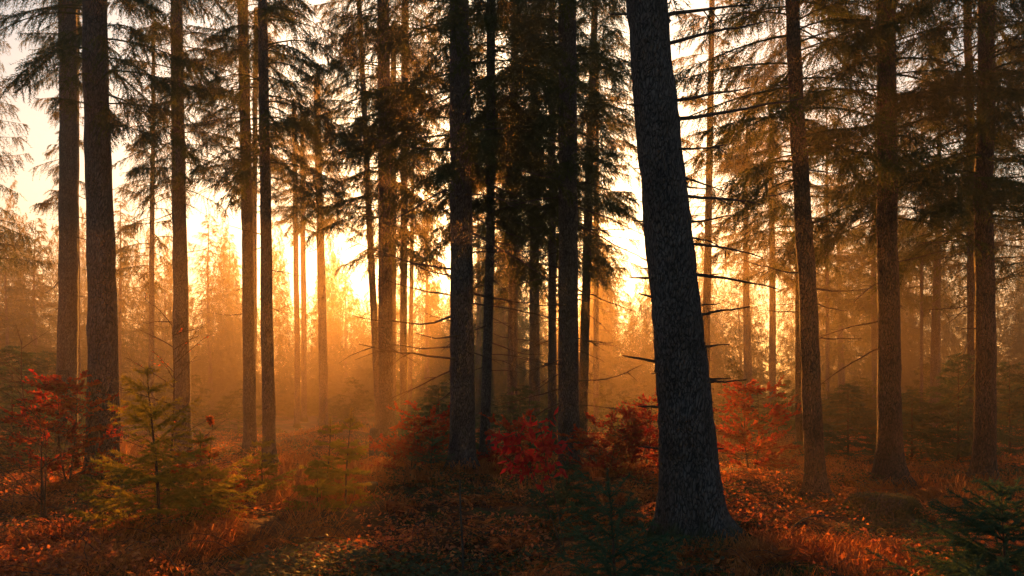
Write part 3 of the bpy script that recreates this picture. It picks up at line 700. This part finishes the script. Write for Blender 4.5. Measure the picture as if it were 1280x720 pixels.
for (lab, px0, px1, d, r) in (('bent fallen branch lying in the grass right of the broad young spruce', 262, 335, 8.3, .014),
                              ('dry fallen branch on the bright patch of ground below the bent spruce', 985, 1060, 8.6, .012),
                              ('fallen branch on the shaded ground left of the dead stalk', 470, 560, 8.0, .012)):
    xa, xb = PX(px0, d), PX(px1, d); t = np.linspace(0, 1, 12)
    Px = xa + (xb - xa) * t; Py = d + .35 * t + .05 * np.sin(5 * t); Pz = ground_z(Px, Py) + .05 + .10 * np.sin(3.1 * t)
    g = Geo(); tube(g, np.stack([Px - xa, Py - d, Pz - Pz[0]], -1), r * (1 - .6 * t), 6)
    for k in range(4):
        u = rng.uniform(.2, .9); p = np.array([np.interp(u, t, c) for c in (Px - xa, Py - d, Pz - Pz[0])])
        s = np.linspace(0, 1, 4); dd = nrm(np.array([1, rng.uniform(-1, 1), rng.uniform(-.2, .6)])); tube(g, p + dd * (s * rng.uniform(.15, .4))[:, None], r * .5 * (1 - .6 * s), 4)
    o = g.obj('fallen_branch', M['twig'], smooth=True); o.location = (xa, d, Pz[0]); tag(o, lab, 'branch', 'fallen branches')

# ------------------------------------------------------------------ ground cover
rng = np.random.default_rng(21)
def field(x, y, w, seed):
    r = np.random.default_rng(seed); f = 0
    for k in range(9):
        a = r.uniform(0, 6.28); f = f + np.sin((math.cos(a) * x + math.sin(a) * y) * w * r.uniform(.6, 1.6) + r.uniform(0, 6.28))
    return f / 3.0
def scatter(n, ymin, ymax, power=1.0):
    y = ymin + (ymax - ymin) * rng.uniform(0, 1, n) ** power
    x = rng.uniform(-0.72, 0.72, n) * (y + 1.0)
    return x, y
# dead grass in combed tufts
x, y = scatter(27000, 4.0, 26, 1.5)
keep = field(x, y, 1.1, 1) + .9 * field(x, y, 4.5, 2) > -0.25
x, y = x[keep], y[keep]
for (bx_, by_, br_) in BASES:                     # tufts crowding against the trunk feet
    m = 130; th = rng.uniform(0, 6.28, m); rr_ = br_ * 1.05 + np.abs(rng.normal(0, .16, m))
    x = np.concatenate([x, bx_ + rr_ * np.cos(th)]); y = np.concatenate([y, by_ + rr_ * np.sin(th)])
nt_ = len(x); per = 11
ang0 = field(x, y, .7, 3) * 1.6 + rng.normal(0, .5, nt_)
bx = np.repeat(x, per) + rng.normal(0, .05, nt_ * per); by = np.repeat(y, per) + rng.normal(0, .05, nt_ * per)
ang = np.repeat(ang0, per) + rng.normal(0, 1.0, nt_ * per); n = len(bx)
B = np.stack([bx, by, ground_z(bx, by) - .01], -1)
L = rng.uniform(.09, .34, n) * np.clip(1 + .35 * field(bx, by, 1.7, 5), .45, 1.7) * np.clip(by / 9, .5, 1); wd = rng.uniform(.003, .006, n) * (1 + by / 18)
o = np.stack([np.cos(ang), np.sin(ang), 0 * ang], -1); sd = np.stack([-o[:, 1], o[:, 0], 0 * ang], -1)
rise = rng.uniform(.2, 1.5, n) * np.clip(.9 + .6 * field(bx, by, .8, 6), .2, 1.8)
mid = B + o * (L * .45)[:, None] + np.array([0, 0, 1]) * (L * .42 * rise)[:, None]
tip = B + o * L[:, None] + np.array([0, 0, 1]) * (L * rng.uniform(-.02, .30, n) * rise)[:, None]
V = np.stack([B - sd * wd[:, None] * .5, B + sd * wd[:, None] * .5, mid + sd * wd[:, None] * .45, mid - sd * wd[:, None] * .45, tip], 1).reshape(-1, 3)
k = np.arange(n)[:, None] * 5
g = Geo(); g.add(V, k + [3, 2, 4], k + [0, 1, 2, 3])
go = g.obj('dead_grass', M['grass']); go['kind'] = 'stuff'; go['label'] = 'rusty dead grass and bracken covering the ground'; go['category'] = 'grass'
# fallen leaves
x, y = scatter(130000, 4.0, 24, 1.4)
keep = field(x, y, 1.5, 41) + .7 * field(x, y, 4.0, 42) > rng.uniform(-1.1, .5, len(x)); x, y = x[keep], y[keep]
n = len(x); B = np.stack([x, y, ground_z(x, y) + rng.uniform(.0, .13, n)], -1)
D = nrm(rng.normal(size=(n, 3)) * [1, 1, .6]); N = nrm(np.array([0, 0, 1]) + rng.normal(0, .9, (n, 3)))
g = Geo(); leaves(g, B, D, nrm(np.cross(D, N)), rng.uniform(.03, .065, n), rng.uniform(.018, .04, n))
lo = g.obj('fallen_leaves', M['litter']); lo['kind'] = 'stuff'; lo['label'] = 'rust coloured fallen leaves on the ground'; lo['category'] = 'leaves'
# brambles
x, y = scatter(42000, 4.2, 20, 1.3)
keep = field(x, y, 1.0, 11) + .7 * field(x, y, 2.5, 12) + .5 * np.exp(-(x / 2.0) ** 2) > 0.45
x, y = x[keep], y[keep]
hgt = np.clip(field(x, y, 2.0, 13), 0, 1.5) * .16 + .06
per = 3; n = len(x) * per
bx = np.repeat(x, per) + rng.normal(0, .03, n); by = np.repeat(y, per) + rng.normal(0, .03, n)
B = np.stack([bx, by, ground_z(bx, by) + np.repeat(hgt, per) * rng.uniform(.3, 1.4, n)], -1)
a = rng.uniform(0, 6.28, n); D = nrm(np.stack([np.cos(a), np.sin(a), rng.uniform(-.4, .3, n)], -1)); N = nrm(np.array([0, 0, 1]) + rng.normal(0, .4, (n, 3)))
g = Geo(); leaves(g, B, D, nrm(np.cross(D, N)), rng.uniform(.035, .065, n), rng.uniform(.025, .045, n))
bo = g.obj('bramble_undergrowth', M['bramble']); bo['kind'] = 'stuff'; bo['label'] = 'low dark green bramble leaves spread over the ground'; bo['category'] = 'undergrowth'

# moss cushions
x, y = scatter(130000, 4.6, 18, 1.1)
keep = field(x, y, 1.3, 51) + .6 * field(x, y, 3.5, 52) > .75
x, y = x[keep], y[keep]
for (bx_, by_, br_) in BASES:
    m = 900; th = rng.uniform(0, 6.28, m); rr_ = br_ * 1.0 + np.abs(rng.normal(0, .13, m))
    x = np.concatenate([x, bx_ + rr_ * np.cos(th)]); y = np.concatenate([y, by_ + rr_ * np.sin(th)])
n = len(x); bump_ = .06 * np.clip(field(x, y, 3.0, 53), 0, 1)
B = np.stack([x, y, ground_z(x, y) + bump_], -1); D = nrm(rng.normal(0, .6, (n, 3)) + [0, 0, .9])
g = Geo(); blades(g, B - [0, 0, .01], D, nrm(np.cross(D, rnd_dir(rng, n))), rng.uniform(.025, .06, n), rng.uniform(.008, .016, n))
mo_ = g.obj('ground_moss', M['moss']); mo_['kind'] = 'stuff'; mo_['label'] = 'dark green moss cushions on the ground and round the trunk feet'; mo_['category'] = 'moss'

# dead bracken fronds arching over the ground
x, y = scatter(900, 5.0, 19, 1.2)
keep = field(x, y, .8, 31) + .5 * field(x, y, 2.2, 32) > -.1
x, y = x[keep], y[keep]; g = Geo(); tt = np.linspace(0, 1, 9)
for k in range(len(x)):
    l = rng.uniform(.25, .62); a = rng.uniform(0, 6.28); z0 = float(ground_z(x[k], y[k])); ar = rng.uniform(.25, .8)
    o = np.array([math.cos(a), math.sin(a), 0]); sd = np.array([-o[1], o[0], 0])
    P = np.array([x[k], y[k], z0]) + o * (l * tt)[:, None]; P[:, 2] += l * ar * (1.7 * tt - 1.6 * tt ** 2) + .02
    tube(g, P, .003 * (1 - .7 * tt), 3)
    m = 13; u = np.linspace(.22, .98, m); B = np.stack([np.interp(u, tt, P[:, c]) for c in range(3)], -1)
    for sgn in (-1, 1):
        D = nrm(sd * sgn + o * .5 + np.stack([rng.normal(0, .2, m), rng.normal(0, .2, m), rng.uniform(-.7, .2, m)], -1))
        leaves(g, B, D, nrm(np.cross(D, rng.normal(0, .35, (m, 3)) + [0, 0, 1])), l * .34 * (1.05 - u) ** .7 + .01, np.full(m, .016 + .02 * l))
br = g.obj('dead_bracken', M['grass']); br['kind'] = 'stuff'; br['label'] = 'rust brown dead bracken fronds arching over the ground'; br['category'] = 'bracken'

# dead stalks, bramble canes and twigs
x, y = scatter(2600, 4.3, 20, 1.2)
g = Geo(); tt = np.linspace(0, 1, 6)
for k in range(len(x)):
    l = rng.uniform(.15, .75); a = rng.uniform(0, 6.28); arch = rng.uniform(.1, .9); z0 = float(ground_z(x[k], y[k]))
    P = np.stack([x[k] + math.cos(a) * l * tt, y[k] + math.sin(a) * l * tt, z0 - .02 + l * arch * (1.5 * tt - rng.uniform(.6, 1.5) * tt ** 2) + rng.uniform(0, .05)], -1)
    P[:, :2] += rng.normal(0, .02 * l, (6, 2))
    tube(g, P, rng.uniform(.0018, .0042) * (1 - .6 * tt), 4)
x, y = scatter(150, 5.2, 18, 1.0)
for k in range(len(x)):
    l = rng.uniform(.3, 1.1); a = rng.uniform(0, 6.28)
    px_ = x[k] + math.cos(a) * l * tt + rng.normal(0, .015, 6); py_ = y[k] + math.sin(a) * l * tt + rng.normal(0, .015, 6)
    tube(g, np.stack([px_, py_, ground_z(px_, py_) + .03 + rng.uniform(0, .12) * tt], -1), rng.uniform(.004, .011) * (1 - .5 * tt), 5)
co_ = g.obj('dead_canes', M['stem_brown']); co_['kind'] = 'stuff'; co_['label'] = 'thin brown bramble canes and dead twigs tangled over the ground'; co_['category'] = 'undergrowth'

# ------------------------------------------------------------------ haze
g = Geo(); x0, x1, y0, y1, z0, z1 = -115, 115, -25, 120, -1.6, 14.3
V = np.array([(x, y, z) for z in (z0, z1) for y in (y0, y1) for x in (x0, x1)], float)
g.add(V, None, [(0, 2, 3, 1), (4, 5, 7, 6), (0, 1, 5, 4), (2, 6, 7, 3), (0, 4, 6, 2), (1, 3, 7, 5)])
m, t, out = newmat('haze_air')
pv = node(t, 'ShaderNodeVolumePrincipled')
pv.inputs['Color'].default_value = (0.95, 0.76, 0.56, 1); pv.inputs['Density'].default_value = 0.0040; pv.inputs['Anisotropy'].default_value = 0.75
t.links.new(pv.outputs[0], out.inputs['Volume'])
try: m.cycles.homogeneous_volume = True
except Exception: pass
hz = g.obj('haze', m); hz['kind'] = 'stuff'; hz['label'] = 'golden morning haze between the trees'; hz['category'] = 'haze'
